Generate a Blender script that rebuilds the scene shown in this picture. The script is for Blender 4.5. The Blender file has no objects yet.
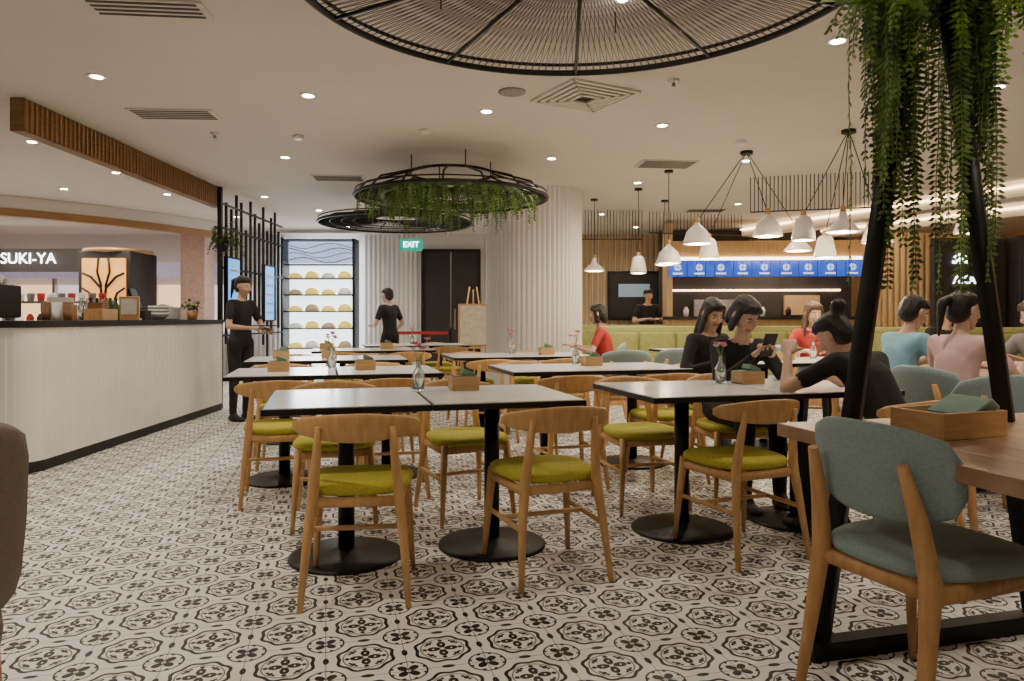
import bpy, bmesh, math, random
import numpy as np
from mathutils import Vector, Matrix
random.seed(7)
D=bpy.data; C=bpy.context
A=math.radians(14.5); U=Vector((math.cos(A),math.sin(A),0)); V=Vector((-math.sin(A),math.cos(A),0))
CEIL=2.74
# ---------------------------------------------------------------- materials
def mat(name,col,rough=.5,metal=0,emis=None,es=0,var=.12,scale=18,bump=0,trans=0,coords='Object',stretch=(1,1,1)):
    m=D.materials.new(name); m.use_nodes=True; nt=m.node_tree; b=nt.nodes['Principled BSDF']
    b.inputs['Roughness'].default_value=rough; b.inputs['Metallic'].default_value=metal
    tc=nt.nodes.new('ShaderNodeTexCoord'); mp=nt.nodes.new('ShaderNodeMapping'); mp.inputs['Scale'].default_value=stretch
    nz=nt.nodes.new('ShaderNodeTexNoise'); nz.inputs['Scale'].default_value=scale; nz.inputs['Detail'].default_value=3
    nt.links.new(tc.outputs[coords],mp.inputs[0]); nt.links.new(mp.outputs[0],nz.inputs['Vector'])
    cr=nt.nodes.new('ShaderNodeValToRGB')
    cr.color_ramp.elements[0].position=.3; cr.color_ramp.elements[1].position=.7
    cr.color_ramp.elements[0].color=[c*(1-var) for c in col]+[1]; cr.color_ramp.elements[1].color=[min(1,c*(1+var)) for c in col]+[1]
    nt.links.new(nz.outputs['Fac'],cr.inputs[0]); nt.links.new(cr.outputs[0],b.inputs['Base Color'])
    if bump:
        bp=nt.nodes.new('ShaderNodeBump'); bp.inputs['Strength'].default_value=bump; bp.inputs['Distance'].default_value=.01
        nt.links.new(nz.outputs['Fac'],bp.inputs['Height']); nt.links.new(bp.outputs[0],b.inputs['Normal'])
    if emis:
        b.inputs['Emission Color'].default_value=(*emis,1); b.inputs['Emission Strength'].default_value=es
    if trans: b.inputs['Transmission Weight'].default_value=trans
    return m
def wood(name,c1,c2,rough=.45,scale=6,stretch=(1,12,1)):
    m=mat(name,c1,rough,var=0,scale=scale,stretch=stretch); cr=[n for n in m.node_tree.nodes if n.type=='VALTORGB'][0]
    cr.color_ramp.elements[0].color=(*c1,1); cr.color_ramp.elements[1].color=(*c2,1); return m
M_wood=wood('ash_wood',(.56,.31,.12),(.70,.42,.18),scale=8,stretch=(6,6,1))
M_wood2=wood('walnut_wood',(.46,.24,.09),(.60,.34,.14),scale=8,stretch=(6,6,1))
M_top=wood('table_wood',(.27,.155,.09),(.42,.26,.155),rough=.38,scale=5,stretch=(9,1,1))
M_fascia=wood('fascia_wood',(.19,.09,.03),(.28,.145,.055),scale=5,stretch=(1,1,9))
M_fasc2=wood('fascia_batten',(.30,.15,.055),(.38,.20,.08),scale=5,stretch=(1,1,9))
M_slat=wood('slat_wood',(.50,.33,.16),(.60,.41,.22),scale=4,stretch=(8,8,1))
M_box=wood('box_wood',(.46,.26,.11),(.58,.36,.17),scale=9,stretch=(1,1,6))
M_olive=mat('olive_fabric',(.50,.45,.05),.85,var=.15,scale=90,bump=.2)
M_banq=mat('banquette_fabric',(.34,.35,.13),.8,var=.12,scale=30,bump=.1)
M_blue=mat('greyblue_fabric',(.27,.355,.365),.8,var=.12,scale=120,bump=.15)
M_taupe=mat('taupe_fabric',(.17,.14,.115),.8,var=.12,scale=120,bump=.2)
M_blk=mat('black_metal',(.008,.008,.009),.45,.3,var=.2)
M_blk2=mat('black_satin',(.012,.012,.012),.6,var=.2)
M_white=mat('white_marble_laminate',(.92,.93,.94),.18,var=.06,scale=5)
M_plaster=mat('ceiling_paint',(.70,.655,.59),.9,var=.02,scale=2)
M_wall=mat('white_panel',(.73,.72,.70),.6,var=.03,scale=3)
M_ctr=mat('counter_white',(.92,.91,.88),.5,var=.03,scale=3)
M_dark=mat('dark_wall',(.024,.021,.021),.6,var=.3,scale=3)
M_met=mat('steel',(.5,.5,.5),.3,.9)
M_glass=mat('clear_glass',(.9,.95,.95),.05,trans=.9,var=.01)
M_leaf=mat('fern_green',(.15,.26,.045),.6,var=.6,scale=14)
M_leafb=mat('bright_leaf',(.25,.48,.06),.5,var=.5,scale=10)
M_leafd=mat('dark_leaf',(.085,.14,.035),.7,var=.6,scale=9)
M_pink=mat('pink_petals',(.75,.20,.28),.6,var=.3,scale=40)
M_red=mat('red_cloth',(.42,.03,.03),.7)
M_nap=mat('green_napkin',(.18,.30,.19),.8)
M_napb=mat('teal_napkin',(.24,.36,.33),.8)
M_lamp=mat('lamp_enamel',(.80,.78,.74),.35,var=.02)
M_glow=mat('warm_glow',(1,.9,.75),.5,emis=(1,.82,.58),es=12,var=0)
M_down=mat('downlight_glow',(1,.95,.85),.5,emis=(1,.90,.76),es=60,var=0)
M_cove=mat('cove_glow',(1,.8,.5),.5,emis=(1,.70,.38),es=8,var=0)
M_vent=mat('vent_grey',(.30,.28,.25),.6); M_ventd=mat('vent_dark',(.08,.07,.065),.8)
M_sig=mat('sign_green',(0,.3,.2),.5,emis=(.0,.42,.28),es=.8,var=0)
M_sigw=mat('sign_white',(1,1,1),.5,emis=(.85,.95,1),es=6,var=0)
M_bluegl=mat('blue_glow',(.03,.10,.5),.5,emis=(.02,.09,.60),es=1.1,var=.3,scale=3)
M_motif=mat('banner_motif',(.8,.85,.9),.6,emis=(.7,.85,1),es=1.2,var=.02)
M_screen=mat('menu_screen_glow',(.1,.3,.6),.3,emis=(.10,.42,.95),es=1.5,var=.5,scale=4)
M_skin=mat('skin',(.60,.38,.27),.55,var=.04); M_lip=mat('lips',(.50,.17,.14),.5)
M_hair=mat('black_hair',(.010,.008,.008),.42,var=.5,scale=60,stretch=(6,6,1),bump=.5)
M_hairb=mat('brown_hair',(.08,.045,.025),.5,var=.4,scale=60,stretch=(6,6,1),bump=.5)
M_eyew=mat('eye_white',(.70,.67,.65),.3); M_iris=mat('iris_dark',(.015,.01,.008),.2)
M_cblk=mat('black_cotton',(.014,.014,.016),.85,var=.3,scale=12,bump=.4)
M_cblue=mat('sky_cotton',(.25,.50,.65),.85,var=.1,scale=10,bump=.3)
M_cpink=mat('pink_cotton',(.72,.46,.47),.85,var=.1,scale=10,bump=.3)
M_cgrey=mat('grey_cotton',(.20,.20,.21),.85,var=.1,scale=10,bump=.3)
M_cwh=mat('white_cotton',(.7,.68,.65),.85,var=.1)
M_jean=mat('denim',(.05,.06,.09),.85,var=.2,scale=20)
M_shoe=mat('black_shoe',(.015,.015,.015),.5)
# floor tile pattern ---------------------------------------------------
def floor_mat():
    m=D.materials.new('encaustic_tile'); m.use_nodes=True; nt=m.node_tree; b=nt.nodes['Principled BSDF']
    class S:
        def __init__(s,o): s.o=o
        def __add__(s,x): return mm('ADD',s,x)
        def __sub__(s,x): return mm('SUBTRACT',s,x)
        def __rsub__(s,x): return mm('SUBTRACT',x,s)
        def __mul__(s,x): return mm('MULTIPLY',s,x)
        def __lt__(s,x): return mm('LESS_THAN',s,x)
    def mm(op,*a):
        n=nt.nodes.new('ShaderNodeMath'); n.operation=op
        for i,x in enumerate(a):
            if isinstance(x,S): nt.links.new(x.o,n.inputs[i])
            else: n.inputs[i].default_value=x
        return S(n.outputs[0])
    ab=lambda x:mm('ABSOLUTE',x); mx=lambda *a:(a[0] if len(a)==1 else mm('MAXIMUM',a[0],mx(*a[1:])))
    def ln(x,y): return mm('SQRT',x*x+y*y)
    tc=nt.nodes.new('ShaderNodeTexCoord'); mp=nt.nodes.new('ShaderNodeMapping')
    mp.inputs['Rotation'].default_value=(0,0,-A); k=1/.255; mp.inputs['Scale'].default_value=(k,k,k)
    nt.links.new(tc.outputs['Object'],mp.inputs[0]); sp=nt.nodes.new('ShaderNodeSeparateXYZ'); nt.links.new(mp.outputs[0],sp.inputs[0])
    px=mm('FRACT',S(sp.outputs[0]))-.5; py=mm('FRACT',S(sp.outputs[1]))-.5
    ax=ab(px); ay=ab(py); r=ln(px,py); th=mm('ARCTAN2',ay,ax)
    c2=ab(mm('COSINE',th*2)); c8=mm('COSINE',th*8)
    qx=.5-ax; qy=.5-ay; rq=ln(qx,qy); tq=mm('ARCTAN2',qy,qx); s2=ab(mm('SINE',tq*2))
    blk=[]
    blk.append(r < mm('POWER',c2,.8)*.20)
    blk.append(ab(r+c8*.018-.350)<.024)
    blk.append(ln(ax-.165,ay-.165)<.036)
    blk.append(ln(ax-.205,ay-.125)<.022); blk.append(ln(ax-.125,ay-.205)<.022)
    blk.append(ln(ax-.235,ay)<.032); blk.append(ln(ax,ay-.235)<.032)
    blk.append(rq < mm('POWER',s2,.7)*.17)
    blk.append(ab(rq-.235)<.012)
    blk.append(ln(qx-.075,qy-.205)<.026); blk.append(ln(qx-.205,qy-.075)<.026)
    blk.append(ln(qx*2.2,ay)<.085); blk.append(ln(ax,qy*2.2)<.085)
    B_=mx(*blk)
    wh=mx(r<.032, mx(ln(ax-.12,ay)<.016, ln(ax,ay-.12)<.016), rq<.03)
    B_=mm('MULTIPLY',B_,1-wh)
    G_=mx(ab(r-.285)<.010, mm('MINIMUM',qx,qy)<.005)
    m1=nt.nodes.new('ShaderNodeMix'); m1.data_type='RGBA'; nt.links.new(G_.o,m1.inputs[0]); m1.inputs[6].default_value=(.90,.89,.87,1); m1.inputs[7].default_value=(.22,.21,.20,1)
    m2=nt.nodes.new('ShaderNodeMix'); m2.data_type='RGBA'; nt.links.new(B_.o,m2.inputs[0]); nt.links.new(m1.outputs[2],m2.inputs[6]); m2.inputs[7].default_value=(.010,.010,.012,1)
    nt.links.new(m2.outputs[2],b.inputs['Base Color'])
    nz=nt.nodes.new('ShaderNodeTexNoise'); nz.inputs['Scale'].default_value=3; nt.links.new(tc.outputs['Object'],nz.inputs['Vector'])
    mr=nt.nodes.new('ShaderNodeMapRange'); mr.inputs[3].default_value=.38; mr.inputs[4].default_value=.55; nt.links.new(nz.outputs['Fac'],mr.inputs[0]); nt.links.new(mr.outputs[0],b.inputs['Roughness'])
    return m
M_floor=floor_mat()
# ---------------------------------------------------------------- mesh builder
class B:
    def __init__(s,name): s.n=name; s.bm=bmesh.new(); s.m=[]
    def mi(s,m):
        if m not in s.m: s.m.append(m)
        return s.m.index(m)
    def setm(s,fs,m,smooth=False):
        i=s.mi(m)
        for f in fs: f.material_index=i; f.smooth=smooth
    def box(s,c,sz,m,rz=0,bev=0,rot=None):
        t=bmesh.new(); bmesh.ops.create_cube(t,size=1)
        for v in t.verts: v.co=Vector((v.co.x*sz[0],v.co.y*sz[1],v.co.z*sz[2]))
        if bev: bmesh.ops.bevel(t,geom=t.edges[:],offset=bev,segments=2,affect='EDGES',profile=.6)
        mtx=Matrix.Translation(c)@(rot.to_4x4() if rot else Matrix.Rotation(rz,4,'Z'))
        s.merge(t,mtx,m,False)
    def merge(s,t,mtx,m,smooth):
        vm=[s.bm.verts.new(mtx@v.co) for v in t.verts]; t.verts.index_update(); fs=[]
        for f in t.faces:
            try: fs.append(s.bm.faces.new([vm[v.index] for v in f.verts]))
            except ValueError: pass
        s.setm(fs,m,smooth); t.free(); return fs
    def tube(s,pts,r,m,seg=10,flat=1.0,closed=False):
        pts=[Vector(p) for p in pts]; n=len(pts)
        if not hasattr(r,'__len__'): r=[r]*n
        rings=[]; ref=None
        for i,p in enumerate(pts):
            a=pts[i-1] if (i>0 or closed) else p; b_=pts[(i+1)%n] if (i<n-1 or closed) else p
            t=(b_-a).normalized()
            if ref is None:
                ref=Vector((0,0,1)) if abs(t.z)<.8 else Vector((1,0,0))
            x=ref.cross(t).normalized(); ref=t.cross(x).normalized()
            if abs(x.length)<.5: x=Vector((1,0,0))
            rings.append([s.bm.verts.new(p+x*math.cos(2*math.pi*k/seg)*r[i]+ref*math.sin(2*math.pi*k/seg)*r[i]*flat) for k in range(seg)])
        fs=[]
        for i in range(n if closed else n-1):
            R1=rings[i];R2=rings[(i+1)%n]
            for k in range(seg): fs.append(s.bm.faces.new((R1[k],R1[(k+1)%seg],R2[(k+1)%seg],R2[k])))
        s.setm(fs,m,True)
        if not closed: s.setm([s.bm.faces.new(rings[0][::-1]),s.bm.faces.new(rings[-1])],m)
    def circle(s,c,R,r,m,n=48,seg=6):
        s.tube([(c[0]+R*math.cos(2*math.pi*i/n),c[1]+R*math.sin(2*math.pi*i/n),c[2]) for i in range(n)],r,m,seg,closed=True)
    def lathe(s,prof,c,m,seg=24,smooth=True):
        rings=[[s.bm.verts.new((c[0]+max(r,1e-4)*math.cos(2*math.pi*k/seg),c[1]+max(r,1e-4)*math.sin(2*math.pi*k/seg),c[2]+z)) for k in range(seg)] for r,z in prof]
        fs=[]
        for i in range(len(rings)-1):
            for k in range(seg): fs.append(s.bm.faces.new((rings[i][k],rings[i][(k+1)%seg],rings[i+1][(k+1)%seg],rings[i+1][k])))
        s.setm(fs,m,smooth)
        s.setm([s.bm.faces.new(rings[0][::-1]),s.bm.faces.new(rings[-1])],m)
    def face(s,pts,m,smooth=False):
        f=s.bm.faces.new([s.bm.verts.new(p) for p in pts]); s.setm([f],m,smooth)
    def prism(s,poly,z0,z1,m,mtop=None):
        a=[s.bm.verts.new((x,y,z0)) for x,y in poly]; b=[s.bm.verts.new((x,y,z1)) for x,y in poly]; n=len(a)
        fs=[s.bm.faces.new((a[i],a[(i+1)%n],b[(i+1)%n],b[i])) for i in range(n)]
        s.setm(fs,m); s.setm([s.bm.faces.new(b),s.bm.faces.new(a[::-1])],mtop or m)
    def rings(s,outlines,m,smooth=True,caps=True):
        rr=[[s.bm.verts.new(p) for p in o] for o in outlines]; n=len(rr[0]); fs=[]
        for i in range(len(rr)-1):
            for k in range(n): fs.append(s.bm.faces.new((rr[i][k],rr[i][(k+1)%n],rr[i+1][(k+1)%n],rr[i+1][k])))
        if caps: fs+= [s.bm.faces.new(rr[0][::-1]),s.bm.faces.new(rr[-1])]
        s.setm(fs,m,smooth)
    def mesh(s):
        me=D.meshes.new(s.n); bmesh.ops.recalc_face_normals(s.bm,faces=s.bm.faces[:]) ; s.bm.to_mesh(me); s.bm.free()
        for m in s.m: me.materials.append(m)
        return me
    def obj(s,loc=(0,0,0),rz=0):
        me=s.mesh(); return inst(s.n,me,loc,rz)
def inst(name,me,loc=(0,0,0),rz=0):
    o=D.objects.new(name,me); C.collection.objects.link(o); o.location=loc; o.rotation_euler=(0,0,rz); return o
def light(name,typ,loc,e,col=(1,.855,.665),size=.08,ang=150,rot=(0,0,0)):
    l=D.lights.new(name,typ); l.energy=e; l.color=col
    if typ=='SPOT': l.spot_size=math.radians(ang); l.spot_blend=1; l.shadow_soft_size=size
    elif typ=='POINT': l.shadow_soft_size=size
    elif typ=='AREA': l.size=size
    o=D.objects.new(name,l); o.location=loc; o.rotation_euler=rot; C.collection.objects.link(o); return o
def text(name,body,loc,size,m,rx=math.pi/2,rz=0,ext=.005,parent=None):
    c=D.curves.new(name,'FONT'); c.body=body; c.size=size; c.extrude=ext; c.align_x='CENTER'; c.align_y='CENTER'; c.materials.append(m)
    o=D.objects.new(name,c); C.collection.objects.link(o); o.location=loc; o.rotation_euler=(rx,0,rz)
    if parent: o.parent=parent
    return o
# ---------------------------------------------------------------- shell
XL,XR,YF,YB=-11,9.5,-3,14
b=B('floor'); b.box(((XL+XR)/2,(YF+YB)/2,-.05),(XR-XL,YB-YF,.1),M_floor); o=b.obj()
b=B('ceiling'); b.box(((XL+XR)/2,(YF+YB)/2,CEIL+.05),(XR-XL,YB-YF,.1),M_plaster); b.obj()
M_mall=mat('mall_wall',(.32,.23,.19),.5,var=.3,scale=1.2)
b=B('wall_left'); b.box((XL-.05,(YF+YB)/2,CEIL/2),(.1,YB-YF,CEIL),M_mall); b.obj()
b=B('wall_right'); b.box((XR+.05,(YF+YB)/2,CEIL/2),(.1,YB-YF,CEIL),M_slat); b.obj()
b=B('wall_front'); b.box(((XL+XR)/2,YF-.05,CEIL/2),(XR-XL,.1,CEIL),M_wall); b.obj()
def flutes(b,x0,x1,y,z0,z1,m,w=.07,dp=.03):
    x=x0
    while x<x1-w*.5:
        b.rings([[(x+w*.5-w*.42*math.cos(t),y-dp*math.sin(t),z) for t in [i*math.pi/6 for i in range(7)]] for z in (z0,z1)],m,smooth=False); x+=w
b=B('wall_back'); b.box(((XL+XR)/2,YB+.05,CEIL/2),(XR-XL,.1,CEIL),M_wall)
flutes(b,-6.0,-4.35,YB,0,CEIL,M_wall,.09,.035); flutes(b,-2.9,-1.8,YB,0,CEIL,M_wall,.09,.035); flutes(b,-.55,1.3,YB,0,CEIL,M_wall,.09,.035)
flutes(b,1.35,9.4,YB,0,CEIL,M_slat,.11,.03)
b.obj()
b=B('door_1'); b.box((-1.18,YB-.05,1.2),(1.05,.06,2.4),M_dark); b.box((-1.72,YB-.06,1.2),(.06,.1,2.4),M_blk); b.box((-.64,YB-.06,1.2),(.06,.1,2.4),M_blk); b.box((-1.18,YB-.06,2.42),(1.14,.1,.06),M_blk); b.box((-1.18,YB-.09,1.2),(.02,.02,2.4),M_met); b.box((-1.1,YB-.11,1.1),(.03,.05,.4),M_met); b.obj((0,-.02,0))
b=B('fluted_column'); n=60; pts=[]
for i in range(n*6):
    t=2*math.pi*i/(n*6); r=.605+.014*abs(math.sin(n*t/2)); pts.append((.29+r*math.cos(t),9.35+r*math.sin(t)))
b.prism(pts,0,CEIL,M_wall); b.lathe([(.64,0),(.64,.1),(.63,.11)],(.29,9.35,0),M_blk2,48); b.obj()
# ---------------------------------------------------------------- left counter
def ripple(p0,p1,w=.045,dp=.006):
    p0=Vector(p0);p1=Vector(p1); L=(p1-p0).length; n=int(L/w); t=(p1-p0)/L; nn=Vector((t.y,-t.x)); out=[]
    for i in range(n):
        for k,h in ((0,0),(.12,1),(.88,1)): out.append(tuple(p0+t*(L*(i+k)/n)+nn*dp*h))
    return out
b=B('service_counter')
cor=[(-3.60+.16*math.cos(a),5.29+.16*math.sin(a)) for a in [math.radians(-90+15*i) for i in range(7)]]
poly=ripple((-7.5,5.13),(-3.60,5.13))+cor+ripple((-3.44,5.29),(-3.55,8.80))+[(-4.15,8.80),(-4.05,5.75),(-7.5,5.75)]
b.prism(poly,.08,1.05,M_ctr)
def off(e): return [(-7.5,5.13-e),(-3.60,5.13-e)]+[(-3.60+(.16+e)*math.cos(a),5.29+(.16+e)*math.sin(a)) for a in [math.radians(-75+15*i) for i in range(6)]]+[(-3.55+e,8.80+e),(-4.17,8.80+e),(-4.07,5.77),(-7.5,5.77)]
b.prism(off(.02),1.05,1.10,M_blk2); b.prism(off(.004),0,.08,M_blk2)
b.obj()
b=B('beam_canopy')
b.box((-3.655,7.13,2.615),(.10,3.70,.245),M_fascia,rz=.012)
for i in range(62): b.box((-3.60+.0224-.0007*i,5.30+i*.0595,2.615),(.012,.02,.235),M_fasc2)
b.obj()
b=B('beam_curved'); pin=[];pout=[]
for i in range(25):
    t=i/24; x=-9.5+4.6*t**1.0+ .55*math.sin(math.pi*t); y=8.3+3.9*t**1.7; pout.append((x,y)); pin.append((x-.05,y+.14))
b.prism(pout+pin[::-1],2.56,CEIL-.005,M_plaster); b.prism([(x+.004,y-.012) for x,y in pout]+pin[::-1],2.47,2.57,M_fasc2); b.obj()
b=B('metal_rod_screen'); random.seed(3)
for i in range(15):
    y=8.95+i*.17; top=CEIL-.01 if i%3==0 else CEIL-random.uniform(.05,.5); bot=0 if i%5==0 else random.uniform(.3,1.2)
    b.box((-3.62,y,(top+bot)/2),(.03,.03,top-bot),M_blk)
for z in (.9,1.75,2.25,2.55): b.box((-3.62,10.1,z),(.025,2.45,.025),M_blk)
b.box((-3.60,8.88,CEIL/2),(.05,.05,CEIL-.01),M_blk); b.obj()
for y in (9.15,10.5):
    b=B('menu_screen'); b.box((-3.56,y,1.48),(.05,.40,.82),M_blk); b.box((-3.532,y,1.48),(.006,.36,.77),M_screen)
    for k in range(5): b.box((-3.527,y,1.2+k*.13),(.004,.26,.03),M_cwh)
    b.obj()
# ---------------------------------------------------------------- foliage
def frond(b,p,out,L,droop,m,leaf=.035,step=.022):
    pts=[];n=max(6,int(L/step)); d=Vector(out).normalized(); v=Vector(p); dirv=(d+Vector((0,0,.3))).normalized()
    for i in range(n):
        pts.append(v.copy()); dirv=(dirv*(1-droop)+Vector((random.uniform(-.12,.12),random.uniform(-.12,.12),-1))*droop).normalized(); v+=dirv*step
    side=Vector((-d.y,d.x,0)) if abs(d.x)+abs(d.y)>.01 else Vector((1,0,0))
    a=random.uniform(-.9,.9); side=Matrix.Rotation(a,3,'Z')@side
    b.tube(pts[::3] if len(pts)>8 else pts,.0018,m,3)
    for i in range(1,n):
        w=leaf*(1-.6*(i/n))*random.uniform(.7,1.25)
        for s_ in(1,-1):
            q=pts[i]; e=q+side*s_*w+Vector((0,0,-w*.45))+Vector((random.uniform(-.008,.008),random.uniform(-.008,.008),0)); up=Vector((0,0,step*.40))
            mid=(q+e)/2
            b.face([q,mid-up,e,mid+up],m)
def leafblob(b,c,R,n,m,size=.05):
    for i in range(n):
        d=Vector((random.gauss(0,1),random.gauss(0,1),random.gauss(0,.7))).normalized()*R*random.random()**.4; p=Vector(c)+d
        x=Vector((random.uniform(-1,1),random.uniform(-1,1),random.uniform(-.6,.3))).normalized(); y=x.cross(Vector((0,0,1))).normalized()
        s=size*random.uniform(.6,1.2)
        b.face([p,p+x*s*.5+y*s*.38,p+x*s*1.1,p+x*s*.5-y*s*.38],m)
b=B('potted_shelf_plant'); b.lathe([(.06,0),(.09,.14),(.085,.14)],(-3.62,9.0,1.95),M_blk2,14); leafblob(b,(-3.60,9.02,2.12),.20,130,M_leafd,.08)
for i in range(14): frond(b,(-3.58,9.0,2.12),(random.uniform(-1,1),random.uniform(-1,1),0),random.uniform(.2,.5),.12,M_leafd,.03)
b.obj()
# ---------------------------------------------------------------- big ceiling basket light
b=B('woven_ceiling_light'); cx,cy=.30,3.05; R=1.26
b.circle((cx,cy,2.585),R,.018,M_blk,96,8); b.circle((cx,cy,2.63),R-.01,.010,M_blk,96,6); b.circle((cx,cy,2.69),.14,.015,M_blk,32,6)
M_wire=mat('jute_wire',(.04,.03,.025),.7)
for s_ in (.35,-.35):
    for i in range(190):
        a=2*math.pi*i/190; b.tube([(cx+R*math.cos(a),cy+R*math.sin(a),2.59),(cx+.14*math.cos(a+s_),cy+.14*math.sin(a+s_),2.69)],.0020,M_wire,3)
for i in range(10):
    a=2*math.pi*i/10+.25; b.tube([(cx+R*math.cos(a),cy+R*math.sin(a),2.58),(cx+.14*math.cos(a),cy+.14*math.sin(a),2.685)],.010,M_blk,6)
for i in range(5):
    a=2*math.pi*i/5; b.tube([(cx+.8*math.cos(a),cy+.8*math.sin(a),2.63),(cx+.8*math.cos(a),cy+.8*math.sin(a),CEIL)],.004,M_blk,4)
b.lathe([(.10,.0),(.14,.03),(.05,.05)],(cx,cy,2.685),M_blk,20)
b.lathe([(.02,-.03),(.03,-.02),(.03,0)],(cx+.25,cy+.55,2.735),M_down,16)
b.obj(); light('basket_light','POINT',(cx,cy,2.655),7,size=.06)
def ringlamp(name,cx,cy,z,R,zt,rt,green):
    b=B(name); b.circle((cx,cy,z),R,.016,M_blk,64,6); b.circle((cx,cy,z+.05),R*.99,.008,M_blk,64,5)
    b.circle((cx,cy,zt),rt,.014,M_blk,40,6)
    for k in range(16):
        a=2*math.pi*k/16; b.tube([(cx+R*math.cos(a),cy+R*math.sin(a),z),(cx+(R*.8+rt*.2)*math.cos(a),cy+(R*.8+rt*.2)*math.sin(a),z+(zt-z)*.45),(cx+rt*math.cos(a),cy+rt*math.sin(a),zt)],.010,M_blk,5)
    for k in range(150):
        a=2*math.pi*k/150; b.tube([(cx+R*math.cos(a),cy+R*math.sin(a),z+.0),(cx+rt*.5*math.cos(a+.3),cy+rt*.5*math.sin(a+.3),z+(zt-z)*.6)],.0045,M_blk,3)
    for rr in (.85,.7,.55): b.circle((cx,cy,z+(zt-z)*(1-rr)*.5),R*rr,.006,M_blk,48,4)
    for k in range(4):
        a=2*math.pi*k/4+.4; b.tube([(cx+rt*math.cos(a),cy+rt*math.sin(a),zt),(cx+rt*math.cos(a),cy+rt*math.sin(a),CEIL)],.006,M_blk,4)
    if green:
        b.circle((cx,cy,z+.03),R*.72,.03,M_leafd,40,6)
        for k in range(400):
            a=random.uniform(0,2*math.pi); rr=R*random.uniform(.3,.93); frond(b,(cx+rr*math.cos(a),cy+rr*math.sin(a),z+.04),(math.cos(a),math.sin(a),-.7),random.uniform(.10,.36),.33,random.choice([M_leafd,M_leaf,M_leaf]),.032,.028)
    b.obj()
ringlamp('greenery_ring_chandelier',-.61,7.3,2.335,.97,2.58,.42,True)
ringlamp('metal_ring_chandelier',-1.50,9.3,2.34,.98,2.44,.5,False)
# ---------------------------------------------------------------- ceiling fittings
dl=[(-2.78,4.82),(-1.48,5.23),(-2.28,7.24),(-.2,5.63),(1.26,6.04),(.4,7.29),(3.4,5.03),(-3.3,9.6),(-2.9,10.8),(1.5,8.6),(2.4,7.4),(3.9,7.6),(-4.4,6.6),(-4.4,8.0),(-4.5,9.4),(-5.6,7.2),(-5.6,9.0),(-1.0,10.6),(-.9,12.4),(1.4,11.2),(3.2,10.2),(4.8,9.4),(2.2,12.8),(5.0,12.2),(6.5,7.5),(7,10.5),(-7.5,9.5),(-7,12.3),(-2.9,12.7),(-1.8,2.4),(1.9,1.5),(-1.6,.2),(1.2,-1),(3.6,2.6),(-4.4,2.6),(5.8,4.6),(-4.9,4.9),(-4.4,11.5),(1.9,4.2),(-7,6),(-6.3,11.2),(-8.8,12)]
b=B('recessed_downlight'); b.lathe([(.062,0),(.062,-.006),(.042,-.008),(.040,-.003)],(0,0,0),M_white,20); b.lathe([(.038,-.0085),(.038,-.0065)],(0,0,0),M_down,16); dme=b.mesh()
for x,y in dl:
    inst('recessed_downlight',dme,(x,y,CEIL)); light('downlight_spot','SPOT',(x,y,CEIL-.03),64 if y>2.5 else 78,ang=155,size=.05)
def vent(x,y,w,h,rz=0):
    b=B('air_vent'); b.box((0,0,-.006),(w,h,.012),M_plaster,bev=.003)
    n=max(3,int(h/.045))
    for i in range(n): b.box((0,-h/2+(i+.5)*h/n,-.013),(w*.9,h/n*.38,.006),M_ventd)
    b.obj((x,y,CEIL),rz)
vent(-2.67,5.7,.66,.26,.05); vent(-2.0,8.3,.6,.3,.1); vent(1.62,7.55,.6,.35,.1); vent(2.9,10.8,.6,.3); vent(-5.3,6.4,.5,.3); vent(-1.9,3.75,.6,.2,.1)
b=B('ceiling_diffuser')
for k in range(5):
    s=.56-k*.1
    for sx,sy,w,h in ((0,s/2,s,.03),(0,-s/2,s,.03),(s/2,0,.03,s),(-s/2,0,.03,s)): b.box((sx,sy,-.008-.004*k),(w,h,.016),M_plaster)
b.box((0,0,-.003),(.56,.56,.006),M_ventd); b.obj((.53,5.25,CEIL),.5)
b=B('ceiling_speaker'); b.lathe([(.1,0),(.1,-.008),(.08,-.012)],(0,0,0),M_vent,24); b.obj((0.0,5.15,CEIL))
b=B('smoke_detector'); b.lathe([(.05,0),(.05,-.02),(.03,-.035)],(0,0,0),M_lamp,20); sm=b.mesh()
for p in ((-.75,6.2),(2.1,6.6),(-1.9,6.4)): inst('smoke_detector',sm,(*p,CEIL))
b=B('sprinkler_head'); b.lathe([(.04,0),(.04,-.006),(.012,-.01),(.012,-.04),(.02,-.045),(.02,-.05)],(0,0,0),M_met,12); sm=b.mesh()
for p in ((1.1,4.9),(-2.6,6.3),(3.1,6.6)): inst('sprinkler_head',sm,(*p,CEIL))
b=B('beam_cove')
for (x0,y0,x1,y1,w) in ((4.2,12.8,7.4,6.0,.3),(5.6,13.2,9.2,7.0,.3)):
    p0=Vector((x0,y0,0));p1=Vector((x1,y1,0));c=(p0+p1)/2; L=(p1-p0).length; rz=math.atan2(y1-y0,x1-x0)
    b.box((c.x,c.y,CEIL-.09),(L,w,.17),M_plaster,rz=rz); nn=Vector((math.sin(rz),-math.cos(rz),0))
    for q in(-1,1):
        cc=c+nn*q*(w/2+.02); b.box((cc.x,cc.y,CEIL-.06),(L,.03,.03),M_cove,rz=rz)
b.obj()
def rodscreen(x0,y0,x1,y1,z0,n):
    b=B('hanging_rod_screen')
    for i in range(n):
        t=i/(n-1); b.tube([(x0+(x1-x0)*t,y0+(y1-y0)*t,z0),(x0+(x1-x0)*t,y0+(y1-y0)*t,CEIL)],.005,M_blk,4)
    b.tube([(x0,y0,z0),(x1,y1,z0)],.008,M_blk,5)
    b.obj()
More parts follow.
